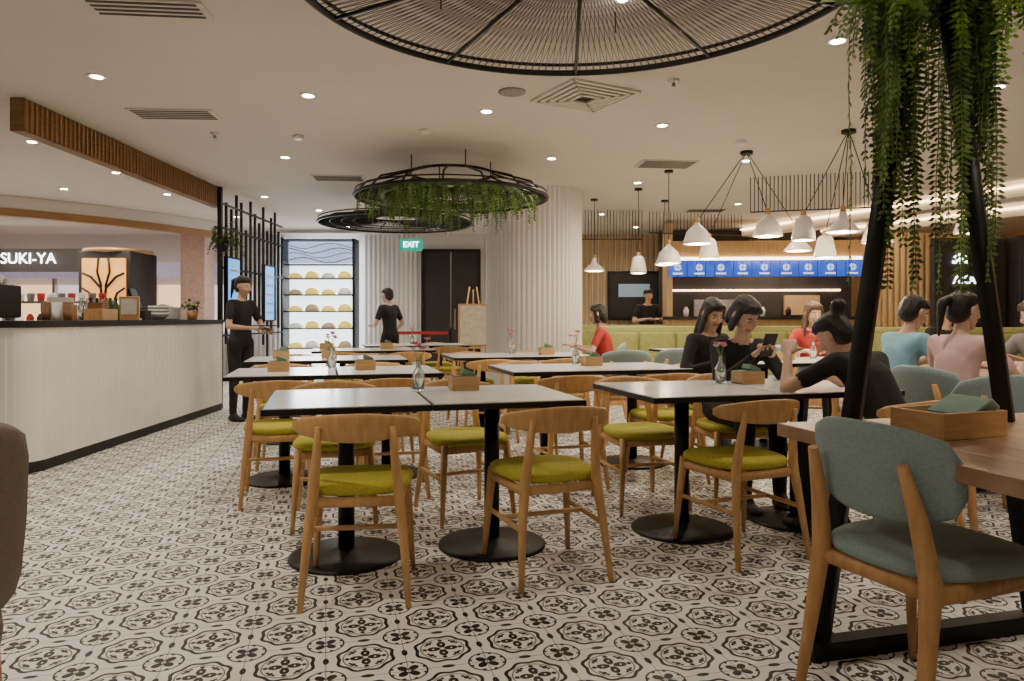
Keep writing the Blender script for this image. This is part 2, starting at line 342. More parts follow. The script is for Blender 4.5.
rodscreen(2.75,8.3,4.1,7.9,2.34,34); rodscreen(1.05,10.8,1.95,10.8,2.3,20); rodscreen(2.1,11.0,3.6,11.3,2.42,28)
# ---------------------------------------------------------------- display shelf
b=B('display_shelf'); x0,x1,y=-4.28,-2.95,13.6
M_back=mat('shelf_backlight',(.9,.9,1),.5,emis=(.85,.92,1),es=3.2,var=.2,scale=2)
M_mar=mat('marbled_glass',(.35,.42,.60),.3,emis=(.45,.55,.80),es=1.3,var=.9,scale=2.2)
b.box(((x0+x1)/2,y+.2,1.3),(x1-x0,.04,2.55),M_back)
for x in (x0,x1): b.box((x,y,1.3),(.05,.4,2.6),M_blk)
zs=[.03,.55,.92,1.24,1.55,1.86,2.12,2.58]
for z in zs: b.box(((x0+x1)/2,y,z),(x1-x0,.4,.02),M_blk)
M_jar=[mat('loaf_yellow',(.85,.66,.12),.5,emis=(1,.72,.12),es=.9),mat('jar_orange',(.6,.25,.08),.4,emis=(.9,.4,.1),es=.3),mat('loaf_white',(.85,.83,.75),.4,emis=(.9,.88,.8),es=.5),mat('jar_tan',(.6,.45,.25),.4,emis=(.8,.6,.3),es=.3)]  # loaves and jars are no lamps; emission added to their colour brightens the shelf
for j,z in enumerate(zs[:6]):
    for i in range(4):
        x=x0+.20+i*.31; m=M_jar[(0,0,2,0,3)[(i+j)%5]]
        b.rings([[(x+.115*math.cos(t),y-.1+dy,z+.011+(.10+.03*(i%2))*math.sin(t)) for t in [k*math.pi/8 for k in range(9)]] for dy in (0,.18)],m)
b.box(((x0+x1)/2,y+.12,2.36),(x1-x0-.06,.03,.40),M_mar)
for i in range(4):
    b.tube([(x0+.05+k*(x1-x0-.1)/14,y+.08,2.22+.09*i+.05*math.sin(k*.55+i)) for k in range(15)],.009,[M_fascia,M_cwh][i%2],6)
b.obj(); light('shelf_light','AREA',(-3.6,13.2,1.7),25,(.85,.9,1),.8,rot=(-math.pi/2,0,0))
b=B('exit_sign'); b.box((0,0,0),(.37,.05,.2),M_sig,bev=.005); b.tube([(-.12,0,.1),(-.12,0,.40)],.006,M_met,6); b.tube([(.12,0,.1),(.12,0,.40)],.006,M_met,6)
b.box((0,.01,.1),(.39,.06,.015),M_met); ex=b.obj((-1.68,12,2.34)); text('exit_text','EXIT',(0,-.03,0),.13,M_sigw,parent=ex)
b=B('display_easel')
b.box((0,-.05,1.0),(.5,.03,.72),M_box,bev=.006); b.box((0,-.069,1.0),(.44,.006,.66),mat('easel_board',(.65,.58,.45),.6))
for s in(-1,1): b.tube([(s*.30,-.05,0),(s*.06,.02,1.65)],.014,M_wood,6)
b.tube([(0,.4,0),(0,.03,1.6)],.014,M_wood,6); b.box((0,-.06,.62),(.56,.06,.03),M_wood); b.obj((-.66,12.2,0))
b=B('queue_barrier')
for x in(0,.9): b.lathe([(.15,0),(.15,.02),(.03,.03),(.025,.9),(.035,.92),(.03,.97)],(x,0,0),M_blk,16)
b.box((.45,0,.88),(.88,.008,.05),M_red); b.obj((-1.9,11.6,0))
# ---------------------------------------------------------------- left background stalls
b=B('restaurant_sign'); b.box((0,0,0),(2.2,.1,.40),M_dark,bev=.01); sg=b.obj((-8.42,12.6,2.13)); text('sign_letters','SUKI-YA',(.0,-.07,0.02),.265,M_sigw,parent=sg)
b=B('lattice_lantern_booth'); M_or=mat('amber_glow',(.8,.4,.1),.5,emis=(1,.42,.10),es=1.0,var=.5,scale=3)
b.box((0,0,1.1),(.85,.85,2.2),M_dark,bev=.02); b.box((0,-.44,1.72),(.7,.02,.72),M_or)
for sx in(-1,1):
    b.tube([(0+sx*.02,-.46,1.36),(sx*.04,-.46,1.60),(sx*.20,-.46,1.78),(sx*.33,-.46,1.84)],.020,M_blk,6)
    b.tube([(sx*.03,-.46,1.62),(sx*.10,-.46,1.86),(sx*.08,-.46,2.08)],.018,M_blk,6)
    b.tube([(sx*.16,-.46,1.36),(sx*.22,-.46,1.52),(sx*.34,-.46,1.60)],.018,M_blk,6)
b.circle((0,0,2.22),.5,.03,M_wood2,24,6); b.obj((-6.55,12.0,0))
b=B('mall_pillar'); b.box((0,0,1.36),(.42,.42,2.72),mat('pink_plaster',(.62,.42,.36),.6),bev=.01); b.box((0,0,.06),(.46,.46,.12),M_blk2); b.obj((-5.5,12.6,0))
b=B('shopfront'); M_sh=mat('shop_glow',(.5,.5,.6),.5,emis=(.85,.72,.75),es=1.1,var=.5,scale=1.5); M_sh2=mat('shop_warm',(.6,.4,.2),.5,emis=(1,.65,.35),es=1.5,var=.6,scale=3)
for i in range(6):
    x=-10.6+i*.95; b.box((x,13.7,1.0),(.05,.08,2.0),M_met); b.box((x+.47,13.75,1.3),(.85,.02,.9),[M_sh,M_sh2,M_sh][i%3])
    for k in range(4): b.lathe([(.05,0),(.07,.12),(.03,.2)],(x+.15+k*.2,13.6,1.0),[M_dark,M_jar[2],M_red][k%3],8)
b.box((-8.2,13.7,2.02),(5.2,.1,.30),mat('lilac_panel',(.45,.42,.55),.5,emis=(.5,.45,.7),es=.3)); b.box((-8.2,13.6,.5),(5.2,.3,1.0),M_dark)
b.obj(); light('mall_light','AREA',(-8,11,2.6),110,(1,.82,.66),2)
b=B('back_prep_counter'); b.box((-6.2,10.4,.47),(2.6,.6,.94),M_met,bev=.01); b.box((-6.2,10.4,.96),(2.7,.65,.04),M_blk2)
b.box((-6.6,10.55,1.35),(1.5,.3,.03),M_met)
for x in(-7.3,-5.9): b.box((x,10.55,1.16),(.03,.03,.40),M_met)
for i in range(9): b.lathe([(.04,0),(.055,.10),(.05,.12)],(-7.2+i*.15,10.55,1.365),[M_white,M_cgrey,M_red][i%3],10)
b.obj()
z=1.10
b=B('coffee_machine'); b.box((0,0,.15),(.5,.38,.26),M_blk2,bev=.02); b.box((0,-.2,.2),(.44,.03,.08),M_met); b.box((0,-.22,.02),(.44,.12,.04),M_met)
for x in (-.12,.12): b.tube([(x,-.2,.16),(x,-.3,.14)],.014,M_blk,8)
for i in range(5): b.lathe([(.025,.28),(.04,.35),(.037,.35)],(-.18+i*.09,0,0),M_white,12)
b.obj((-4.15,5.55,z),.1)
b=B('takeaway_boxes'); b.box((0,0,.07),(.2,.2,.14),M_box,bev=.005); b.box((.0,0,.17),(.16,.16,.06),M_cwh); b.obj((-3.95,6.3,z),.2)
b=B('takeaway_boxes'); b.box((0,0,.05),(.16,.3,.10),M_wood,bev=.005); b.box((0,-.05,.13),(.12,.14,.05),M_fascia); b.obj((-3.68,6.45,z),.1)
b=B('drink_bottles')
for i in range(8): b.lathe([(.03,0),(.03,.13),(.012,.17),(.012,.21),(.014,.21)],(.09*(i%4),.1*(i//4),0),[M_glass,M_dark,M_wood2,M_leafd][i%4],12)
b.obj((-4.02,6.72,z))
b=B('cash_register'); b.box((0,0,.05),(.3,.3,.1),M_blk2,bev=.01); b.box((0,.02,.22),(.28,.03,.2),M_blk,rot=Matrix.Rotation(.3,3,'X'),bev=.006); b.box((0,.05,.12),(.05,.05,.1),M_blk); b.obj((-3.85,7.3,z),-1.3)
b=B('stacked_bowls')
for i in range(6): b.lathe([(.05,0),(.11,.06),(.105,.06)],(0,0,.018*i),M_white if i%2 else M_cgrey,20)
b.obj((-3.78,7.7,z))
b=B('stacked_plates')
for i in range(10): b.lathe([(.07,0),(.13,.015),(.125,.017)],(0,0,.014*i),M_white,20)
b.obj((-3.85,8.15,z))
b=B('counter_plant'); b.lathe([(.05,0),(.07,.1),(.065,.1)],(0,0,0),M_wood2,14); leafblob(b,(0,0,.17),.11,70,M_leafd,.06); b.obj((-3.8,8.55,z))
b=B('wood_sign_stand'); b.box((0,0,.12),(.18,.03,.22),M_box,bev=.005); b.box((0,0,.01),(.2,.1,.02),M_box); b.box((0,-.017,.13),(.14,.004,.15),M_cwh); b.obj((-3.72,7.0,z),.2)
b=B('paper_cup_stack')
for j in range(3):
    for i in range(4): b.lathe([(.03,0),(.04,.09),(.038,.09)],(j*.09,0,.02*i),M_white if j%2 else M_fascia,12)
b.obj((-3.85,5.95,z))
b=B('prep_equipment'); b.box((.4,0,.2),(.4,.4,.4),M_met,bev=.01); b.box((.9,0,.15),(.35,.4,.3),M_blk2,bev=.02); b.lathe([(.14,0),(.16,.3),(.02,.34)],(1.2,-.1,0),M_met,20); b.obj((-6.2,10.4,.98))
# ---------------------------------------------------------------- right background
b=B('food_stall')
b.box((0,.3,.55),(3.4,.5,1.1),M_slat,bev=.01); b.box((0,.25,1.12),(3.5,.62,.05),M_blk2); b.box((0,1.35,1.35),(3.4,.1,2.7),M_dark)
b.box((0,.35,2.25),(3.5,.5,.28),M_slat,bev=.01); b.box((0,.08,2.095),(3.5,.03,.05),M_cove)
for i in range(24):
    x=-1.72+i*.15; b.rings([[(x+.07-.07*math.cos(t),.07-.015*math.sin(t),zz) for t in [k*math.pi/4 for k in range(5)]] for zz in (1.80,2.07)],M_bluegl)
for i in range(10):
    x=-1.58+i*.35; b.tube([(x,.050,1.95),(x,.035,1.95)],.055,M_motif,14); b.box((x,.04,1.85),(.16,.012,.025),M_motif); b.box((x,.032,1.95),(.012,.01,.11),M_bluegl); b.box((x,.032,1.95),(.11,.01,.012),M_bluegl)
for x in(-1.7,1.7): b.box((x,.35,1.35),(.09,.5,2.7),M_slat)
b.box((0,1.28,1.62),(3.0,.03,.03),M_cove); b.box((-.7,1.2,1.3),(.8,.1,.3),M_met); b.box((.8,1.2,1.35),(.6,.1,.35),M_slat)
for i in range(7): b.lathe([(.04,0),(.05,.1),(.02,.16)],(-1.4+i*.42,.3,1.145),[M_white,M_dark,M_wood2][i%3],10)
b.obj((4.3,11.7,0),-.06); light('stall_light','AREA',(4.3,12.3,2.1),22,(1,.75,.5),1.2)
b=B('kitchen_window'); b.box((0,0,0),(1.0,.06,.95),M_blk,bev=.01); b.box((0,-.035,0),(.9,.01,.85),M_dark); b.box((0,-.045,.1),(.6,.01,.25),mat('window_glow',(.3,.4,.5),.4,emis=(.3,.42,.5),es=.3)); b.obj((2.35,13.9,1.55))
b=B('wall_partition'); flutes(b,-1.1,.55,0,0,2.3,M_slat,.09,.03); b.box((-.28,.06,1.15),(1.7,.1,2.3),M_slat); b.obj((6.0,10.0,0),.1)
b=B('shop_sign_panel'); b.box((0,0,1.55),(1.0,.08,1.25),M_dark,bev=.01); b.box((0,0,.46),(1.0,.08,.92),M_slat)
for i in range(5):
    a=i*math.pi/4; b.tube([(-.15+.02*math.cos(a),-.05,1.84),(-.15+.10*math.cos(a),-.05,1.84+.11*math.sin(a)+.02)],[.008,.020],M_sigw,8)
sp_=b.obj((6.05,9.55,0),.08); text('panel_letters','AKARI',(-.02,-.05,1.62),.16,M_sigw,parent=sp_)
b=B('vending_panel'); b.box((0,0,1.1),(.6,.3,2.2),M_dark,bev=.02); b.box((0,-.155,1.4),(.5,.01,1.1),M_bluegl); b.obj((6.9,9.5,0))
def banquette(L,loc,rz):
    b=B('banquette'); b.box((0,0,.16),(L,.55,.32),M_wood2,bev=.01); b.box((0,-.02,.38),(L,.58,.14),M_banq,bev=.04); b.box((0,.26,.68),(L,.14,.66),M_banq,bev=.05)
    for i in range(int(L/.5)): b.box((-L/2+.25+i*.5,.18,.68),(.48,.06,.5),M_banq,bev=.028)
    b.obj(loc,rz)
banquette(3.0,(2.7,9.5,0),.0); banquette(2.6,(5.3,8.3,0),-.12); banquette(1.6,(1.75,11.6,0),0)
# ---------------------------------------------------------------- furniture meshes
def sell(a,b_,n,k,e=2.8,taper=0,cy=0):
    out=[]
    for i in range(n):
        t=2*math.pi*i/n; c,s_=math.cos(t),math.sin(t); y=b_*math.copysign(abs(s_)**(2/e),s_); x=a*math.copysign(abs(c)**(2/e),c)*(1+taper*y/b_)
        out.append((x*k,y*k+cy))
    return out
def seat(b,m,z0,z1,a=.215,d=.215,cy=0):
    prof=[(.90,z0),(.98,z0+.008),(1.0,(z0+z1)/2),(.985,z1-.010),(.93,z1-.001),(.75,z1+.004),(.4,z1+.001)]
    b.rings([[(x,y,z) for x,y in sell(a,d,36,k,3.2,.09,cy)] for k,z in prof],m)
def band(b,m,half,zc,hc,he,th,y0,curve,lean=.0,nx=20,p=2.0):
    outs=[]
    for i in range(nx+1):
        t=-1+2*i/nx; s_=1-abs(t)**p; h=he+(hc-he)*s_
        if i in(0,nx): h*=.55
        x=half*t; y=y0+curve*t*t; ring=[]
        for k in range(12):
            a=2*math.pi*k/12; cz=math.sin(a); cy=math.cos(a)
            zz=h/2*math.copysign(abs(cz)**.6,cz); yy=th/2*math.copysign(abs(cy)**.7,cy)*(.5 if i in (0,nx) else 1)
            ring.append((x - yy*2*curve*t/half*.6, y+yy-lean*zz, zc+zz))
        outs.append(ring)
    b.rings(outs,m)
def chair_mesh():
    b=B('dining_chair'); w=M_wood
    for s in(-1,1):
        b.tube([(s*.205,-.265,0),(s*.185,-.225,.25),(s*.165,-.20,.43),(s*.15,-.215,.58),(s*.14,-.238,.70)],[.012,.018,.023,.018,.012],w,10)
        b.tube([(s*.215,.205,0),(s*.20,.185,.22),(s*.185,.165,.43)],[.011,.017,.021],w,10)
        b.tube([(s*.185,.165,.395),(s*.167,-.20,.395)],.017,w,8,flat=1.3)
    b.tube([(-.185,.165,.40),(.185,.165,.40)],.015,w,8,flat=1.4); b.tube([(-.167,-.20,.40),(.167,-.20,.40)],.015,w,8,flat=1.4)
    b.tube([(-.195,.01,.24),(.195,.01,.24)],.011,w,8)
    for s in(-1,1): b.tube([(s*.20,.19,.24),(s*.187,-.225,.24)],.011,w,8)
    seat(b,M_olive,.422,.465)
    band(b,w,.25,.695,.115,.05,.018,-.255,.11,.12)
    return b.mesh()
def blue_chair_mesh():
    b=B('upholstered_chair'); w=M_wood2
    for s in(-1,1):
        b.tube([(s*.20,-.28,0),(s*.19,-.235,.25),(s*.18,-.21,.44),(s*.165,-.235,.60),(s*.15,-.275,.74)],[.013,.020,.026,.022,.013],w,10,flat=1.2)
        b.tube([(s*.215,.215,0),(s*.205,.195,.22),(s*.19,.175,.43)],[.012,.018,.024],w,10)
        b.tube([(s*.19,.175,.405),(s*.18,-.21,.405)],.020,w,8,flat=1.5)
    b.tube([(-.19,.175,.41),(.19,.175,.41)],.017,w,8,flat=1.4); b.tube([(-.18,-.21,.41),(.18,-.21,.41)],.017,w,8,flat=1.4)
    seat(b,M_blue,.43,.480,.23,.23)
    band(b,M_blue,.235,.705,.27,.17,.040,-.245,.09,.16,p=2.8)
    return b.mesh()
CH=chair_mesh(); BC=blue_chair_mesh()
b=B('cafe_table'); b.box((0,0,.733),(.70,.80,.026),M_blk,bev=.003); b.box((0,0,.7475),(.684,.784,.005),M_white)
b.box((0,0,.71),(.4,.4,.02),M_blk); b.tube([(0,0,.02),(0,0,.715)],.038,M_blk,16)
b.lathe([(.265,0),(.265,.010),(.25,.016),(.08,.026),(.045,.04)],(0,0,0),M_blk,40)
TB=b.mesh()
def table(x,y,rz=A): return inst('cafe_table',TB,(x,y,0),rz)
def chair(x,y,h,me=CH):
    return inst('dining_chair' if me is CH else 'upholstered_chair',me,(x,y,0),math.radians(h-90))
def pair(x,y,near=(1,1),far=(1,1),k=.52):
    for i in(0,1):
        c=Vector((x,y,0))+U*.702*i; table(c.x,c.y)
        j=random.uniform(-4,4)
        if near[i]: p=c-V*k+U*random.uniform(-.03,.03); chair(p.x,p.y,104.5+j)
        if far[i]: p=c+V*k+U*random.uniform(-.03,.03); chair(p.x,p.y,-75.5-j)
random.seed(11)
table(-.78,3.39); table(-.10,3.565)
chair(-.635,3.02,97); chair(.14,3.24,110); chair(-.98,3.98,-76); chair(-.27,4.12,-64)
pair(.90,3.82,near=(0,0),far=(1,0)); chair(1.09,3.50,112)
pair(-1.58,5.0); pair(.25,5.4,far=(1,0)); pair(-2.05,6.6); pair(-.3,7.2,far=(1,1)); pair(-2.0,8.5); pair(-1.7,10.0)
pair(2.2,6.30,near=(0,0),far=(0,0)); pair(2.1,8.45,near=(0,0),far=(0,0))
for x,y in ((1.0,6.6),(1.55,6.9),(2.0,7.6),(2.8,7.8)): chair(x,y,95,BC)
# --- foreground wooden table with trestle + planter
def L2W(u,v,z): p=Vector((1.0,2.39,0))+U*u+V*v; return Vector((p.x,p.y,z))
b=B('wooden_communal_table')
for i in range(7):
    u0=-.035+i*.172; c=L2W(u0+.086,-1.0,.73); b.box(c,(.170,2.3,.045),M_top,rz=A,bev=.003)
for v in (-.02,-1.95):
    for (u0,s_) in ((0,.169),(.91,-.175)): b.tube([L2W(u0,v,0),L2W(u0+s_*2.25,v,2.25)],.036,M_blk,4)
    c=L2W(.455,v,.03); b.box(c,(.98,.06,.06),M_blk,rz=A); c=L2W(.455,v,.67); b.box(c,(.74,.05,.06),M_blk,rz=A)
    c=L2W(.455,v,2.22); b.box(c,(.30,.07,.07),M_blk,rz=A)
c=L2W(.455,-1.0,2.27); b.box(c,(.26,2.2,.14),M_blk,rz=A,bev=.01)
random.seed(5)
for i in range(120):
    v=random.choice([random.uniform(-.15,.1),random.uniform(-.35,.1),random.uniform(-2,.1)]); u=.455+random.uniform(-.15,.15)
    sd=-1 if u<.455 else 1; L=random.uniform(.2,.5)
    p=L2W(u,v,2.31); o=U*sd*random.uniform(.3,1)+V*random.uniform(-.5,.5)
    frond(b,p,o,L,random.uniform(.12,.25),random.choice([M_leaf,M_leaf,M_leafb]),.045,.020)
for sd,cnt in((-1,38),(1,28)):
    for i in range(cnt):
        v=random.uniform(-.10,.08); frond(b,L2W(.455+sd*random.uniform(.02,.17),v,2.28),U*sd+V*random.uniform(-.4,.5),random.choice([.5,.65,.8,.95,1.12]),random.uniform(.22,.45),random.choice([M_leaf,M_leafd,M_leaf]),.042,.019)
for i in range(8): leafblob(b,L2W(.27+random.uniform(-.08,.08),random.uniform(-.15,.08),2.24),.11,28,M_leafb,.085)
b.obj()
chair(1.20,2.09,22,BC)
b=B('wooden_dining_table'); b.box((0,0,.73),(.9,1.5,.04),M_top,bev=.004)
for sx in(-1,1):
    for sy in(-1,1): b.tube([(sx*.38,sy*.66,0),(sx*.36,sy*.62,.71)],.025,M_blk,8)
b.obj((3.34,4.98,0),A)
chair(2.62,4.35,20,BC); chair(2.62,5.15,10,BC); chair(4.02,5.35,195,BC); chair(4.14,4.75,195,BC); chair(2.40,3.80,100,BC)
b=B('tub_chair'); band(b,M_taupe,.27,.68,.46,.36,.07,-.24,.14,.12,p=4); seat(b,M_taupe,.40,.49,.25,.25)
for s in(-1,1): b.tube([(s*.2,-.2,0),(s*.18,-.17,.42)],[.014,.022],M_wood2,10); b.tube([(s*.2,.2,0),(s*.18,.17,.42)],[.014,.022],M_wood2,10)
b.obj((-1.36,1.47,0),math.radians(60))
# ---------------------------------------------------------------- table-top items
def caddy(x,y,z=.751,rz=A,m=M_nap):
    b=B('napkin_caddy')
    for sx,sy,w,h in ((0,.055,.14,.008),(0,-.055,.14,.008),(.066,0,.008,.11),(-.066,0,.008,.11)): b.box((sx,sy,.035),(w,h,.07),M_box)
    b.box((0,0,.005),(.14,.11,.01),M_box); b.box((0,0,.045),(.12,.09,.06),m,bev=.006); b.box((.02,0,.084),(.07,.08,.03),m,rot=Matrix.Rotation(.4,3,'Y'),bev=.004); b.obj((x,y,z),rz)
def vase(x,y,z=.751,col=M_pink):
    b=B('flower_vase'); b.lathe([(.028,0),(.030,.01),(.030,.09),(.012,.125),(.012,.155),(.014,.157),(.010,.157),(.010,.12),(.026,.088),(.026,.012)],(0,0,0),M_glass,18)
    for i in range(6):
        a=random.uniform(0,6.28); h=random.uniform(.20,.26); r=random.uniform(.01,.045); tip=(r*math.cos(a),r*math.sin(a),h)
        b.tube([(0,0,.02),(0,0,.14),tip],.0015,M_leaf,4)
        for k in range(9):
            an=k*.7; p=Vector(tip); d=Vector((math.cos(an),math.sin(an),.5+.05*k))*.020; q=Vector((-math.sin(an),math.cos(an),0))*.009
            b.face([p,p+d*.6+q,p+d*1.1,p+d*.6-q],col if i%3 else M_cwh)
    b.obj((x,y,z))
caddy(-.25,3.72); vase(-.47,3.62)
caddy(1.33,4.06); vase(1.17,4.04)
caddy(-1.05,5.15); vase(-1.30,5.2); caddy(-1.62,5.0)
caddy(.62,5.6); vase(.50,5.65); caddy(-1.7,6.7); caddy(-2.1,6.55); vase(0.0,7.3); caddy(.35,7.3); caddy(-1.5,8.6); caddy(-2.2,8.5)
caddy(2.4,6.35); vase(-1.4,10.1); vase(2.7,6.45)
b=B('cutlery_box')
for sx,sy,w,h in ((0,.09,.27,.012),(0,-.09,.27,.012),(.13,0,.012,.17),(-.13,0,.012,.17)): b.box((sx,sy,.04),(w,h,.08),M_box,bev=.002)
b.box((0,0,.006),(.27,.18,.012),M_box); b.box((-.03,0,.03),(.16,.14,.03),M_cwh,bev=.004)
b.rings([[(x,y,z_) for x,y,z_ in ((.00,-.075,.060+t),(.0,.075,.060+t),(.10,.07,.11+t),(.15,.055,.095+t),(.165,0,.04+t),(.15,-.06,.08+t),(.09,-.08,.108+t))] for t in (0,.008)],M_napb,smooth=False)
b.obj((1.38,2.28,.7535),A+.1)
b=B('serving_bowl'); b.lathe([(.04,0),(.05,.005),(.10,.06),(.095,.06),(.045,.012)],(0,0,0),M_red,24); b.obj((3.32,4.8,.751))
b=B('dinner_plate'); b.lathe([(.06,0),(.12,.015),(.115,.018),(.06,.006)],(0,0,0),M_white,24); pm=b.mesh()
for p in ((3.15,5.2),(3.5,5.35),(3.25,4.5)): inst('dinner_plate',pm,(*p,.751))
# ---------------------------------------------------------------- pendants
def pmesh(kind):
    b=B('pendant_lamp')
    if kind==0: prof=[(.14,0),(.135,.015),(.08,.075),(.04,.11),(.030,.17),(.018,.18)]
    elif kind==1: prof=[(.135,0),(.13,.03),(.10,.12),(.05,.17),(.025,.19),(.018,.22)]
    else: prof=[(.10,0),(.10,.03),(.07,.18),(.055,.20),(.018,.22)]
    b.lathe(prof,(0,0,0),M_lamp,28); b.lathe([(.025,0),(.025,.05)],(0,0,prof[-1][1]-.01),M_wood2,12)
    b.lathe([(prof[0][0]*.8,-.003),(prof[0][0]*.8,.0)],(0,0,0),M_glow,20)
    return b.mesh()
PM=[pmesh(i) for i in range(3)]
def pendant(x,y,z,kind,anchor=None):
    o=inst('pendant_lamp',PM[kind],(x,y,z)); ax,ay=anchor or (x,y)
    b=B('cord'); b.tube([(0,0,.22),(ax-x,ay-y,CEIL-z)],.004,M_blk,5)
    if not anchor: b.lathe([(.05,-.025),(.05,0)],(0,0,CEIL-z),M_blk,16)
    c=b.obj(); c.parent=o
    light('pendant_bulb','POINT',(x,y,z-.04),9,(1,.77,.50),.03)
pendant(1.12,9.8,1.76,0); pendant(1.58,9.0,1.68,2); pendant(1.72,7.9,1.72,1); pendant(2.1,9.9,1.85,0)
anc=(2.28,7.0)
for x,y,z,k in ((1.80,7.0,1.84,1),(2.05,7.5,1.74,2),(2.38,6.7,1.88,1),(2.9,7.3,1.80,0)): pendant(x,y,z,k,anc)
b=B('ceiling_rose'); b.lathe([(.06,-.03),(.06,0)],(0,0,0),M_blk,16); rm=b.mesh(); inst('ceiling_rose',rm,(*anc,CEIL)); anc2=(2.9,6.2); inst('ceiling_rose',rm,(*anc2,CEIL))
for x,y,z,k in ((2.55,6.3,1.80,2),(2.85,6.2,1.86,0),(3.3,6.5,1.80,1),(3.0,6.9,1.7,2)): pendant(x,y,z,k,anc2)
pendant(4.2,6.6,1.9,1)
# ---------------------------------------------------------------- people
ico=bmesh.new(); bmesh.ops.create_icosphere(ico,subdivisions=2,radius=1); ICO=[v.co.copy() for v in ico.verts]; ico.free()
def hull(target,items):
    t=bmesh.new()
    for c,r in items:
        if not hasattr(r,'__len__'): r=(r,r,r)
        for q in ICO: t.verts.new((c[0]+q.x*r[0],c[1]+q.y*r[1],c[2]+q.z*r[2]))
    bmesh.ops.convex_hull(t,input=t.verts[:],use_existing_faces=False)
    for v in [v for v in t.verts if not v.link_faces]: t.verts.remove(v)
    t.verts.index_update(); vm=[target.verts.new(v.co) for v in t.verts]
    for f in t.faces: target.faces.new([vm[v.index] for v in f.verts])
    t.free()
def solid(parts,voxel,smooth):
    bm=bmesh.new()
    for lab,items in parts: hull(bm,items)
    me=D.meshes.new('tmp'); bm.to_mesh(me); bm.free(); o=D.objects.new('tmp',me); C.collection.objects.link(o)
    r=o.modifiers.new('r','REMESH'); r.mode='VOXEL'; r.voxel_size=voxel
    s=o.modifiers.new('s','SMOOTH'); s.factor=.5; s.iterations=smooth
    dg=C.evaluated_depsgraph_get(); dg.update(); ev=o.evaluated_get(dg); m2=ev.to_mesh()
    vs=[v.co.copy() for v in m2.vertices]; fs=[tuple(p.vertices) for p in m2.polygons]
    cen=np.array([tuple(p.center) for p in m2.polygons]); ev.to_mesh_clear()
    D.objects.remove(o); D.meshes.remove(me)
    best=np.full(len(cen),1e9); lab=np.zeros(len(cen),int); labs=[]
    for name,items in parts:
        if name not in labs: labs.append(name)
        li=labs.index(name)
        a=np.array(items[0][0],float); ra=items[0][1]; bb=np.array(items[-1][0],float); rb=items[-1][1]
        ra=np.mean(ra) if hasattr(ra,'__len__') else ra; rb=np.mean(rb) if hasattr(rb,'__len__') else rb
        ab=bb-a; L=(ab@ab) or 1e-9; t=np.clip(((cen-a)@ab)/L,0,1); d=np.linalg.norm(cen-(a+t[:,None]*ab),axis=1)-(ra+(rb-ra)*t)
        w=d<best; best[w]=d[w]; lab[w]=li
    return vs,fs,[labs[i] for i in lab]
def add_solid(b,sol,mats,mtx=None):
    vs,fs,ls=sol; vm=[b.bm.verts.new(mtx@v if mtx else v) for v in vs]
    for f,l in zip(fs,ls):
        try: ff=b.bm.faces.new([vm[i] for i in f])
        except ValueError: continue
        ff.material_index=b.mi(mats[l]); ff.smooth=True
def ik(S,W,l1,l2,pole):
    S=Vector(S);W=Vector(W); d=W-S; L=min(d.length,(l1+l2)*.995); d.normalize(); W=S+d*L
    a=(l1*l1-l2*l2+L*L)/(2*L); h=math.sqrt(max(0,l1*l1-a*a)); p=Vector(pole); p=(p-d*p.dot(d)).normalized(); return S+d*a+p*h, W
def head_parts():
    return [('skin',[((0,-.012,.030),(.073,.088,.080)),((0,.0,.0),(.069,.078,.075))]),
     ('skin',[((0,.012,-.02),(.061,.070,.06)),((0,.058,-.092),(.024,.022,.017))]),
     ('skin',[((0,.083,.018),.008),((0,.100,-.022),(.013,.011,.010))]),
     ('skin',[((-.03,.065,-.02),.022),((.03,.065,-.02),.022)]),
     ('skin',[((-.075,-.008,.0),(.010,.018,.030))]),('skin',[((.075,-.008,.0),(.010,.018,.030))]),
     ('lip',[((-.015,.083,-.052),(.009,.008,.006)),((.015,.083,-.052),(.009,.008,.006))])]
HEAD=solid(head_parts(),.0062,2)
def hair_parts(style):
    P=[('h',[((0,.004,.074),(.072,.074,.048)),((0,-.030,.052),(.081,.082,.072)),((0,-.045,-.01),(.079,.067,.078))])]
    if style in('short','fringe','bob'):
        P+=[('h',[((.025,.050,.092),(.028,.022,.020)),((-.052,.040,.062),(.018,.025,.022))]),('h',[((.025,.050,.092),(.022,.022,.018)),((.058,.036,.062),(.014,.025,.020))])]
    if style=='long':
        for s in(-1,1): P+= [('h',[((s*.040,.040,.080),(.025,.028,.022)),((s*.068,.020,.02),(.014,.030,.03))]),('h',[((s*.066,.012,.035),(.016,.030,.04)),((s*.078,.012,-.12),(.015,.034,.05))]),('h',[((s*.078,.012,-.12),(.015,.034,.05)),((s*.080,.03,-.22),(.012,.022,.03))])]
        P+=[('h',[((0,-.065,0),(.076,.045,.06)),((0,-.080,-.20),(.074,.028,.05))])]
    if style=='bob':
        for s in(-1,1): P+= [('h',[((s*.066,.008,.035),(.016,.030,.04)),((s*.073,.006,-.07),(.015,.032,.04))])]
        P+=[('h',[((0,-.065,0),(.076,.045,.06)),((0,-.072,-.08),(.066,.033,.04))])]
    if style=='pony':
        P+=[('h',[((0,-.12,.06),(.022,.022,.022)),((0,-.160,.02),(.028,.028,.04))]),('h',[((0,-.160,.02),(.028,.028,.04)),((0,-.155,-.15),(.012,.012,.03))])]
    if style=='bun':
        P+=[('h',[((0,-.09,.09),(.035,.035,.035)),((0,-.115,.11),(.042,.040,.038))])]
    return P
HAIR={s:solid(hair_parts(s),.0062,2) for s in('long','bob','pony','short','bun')}
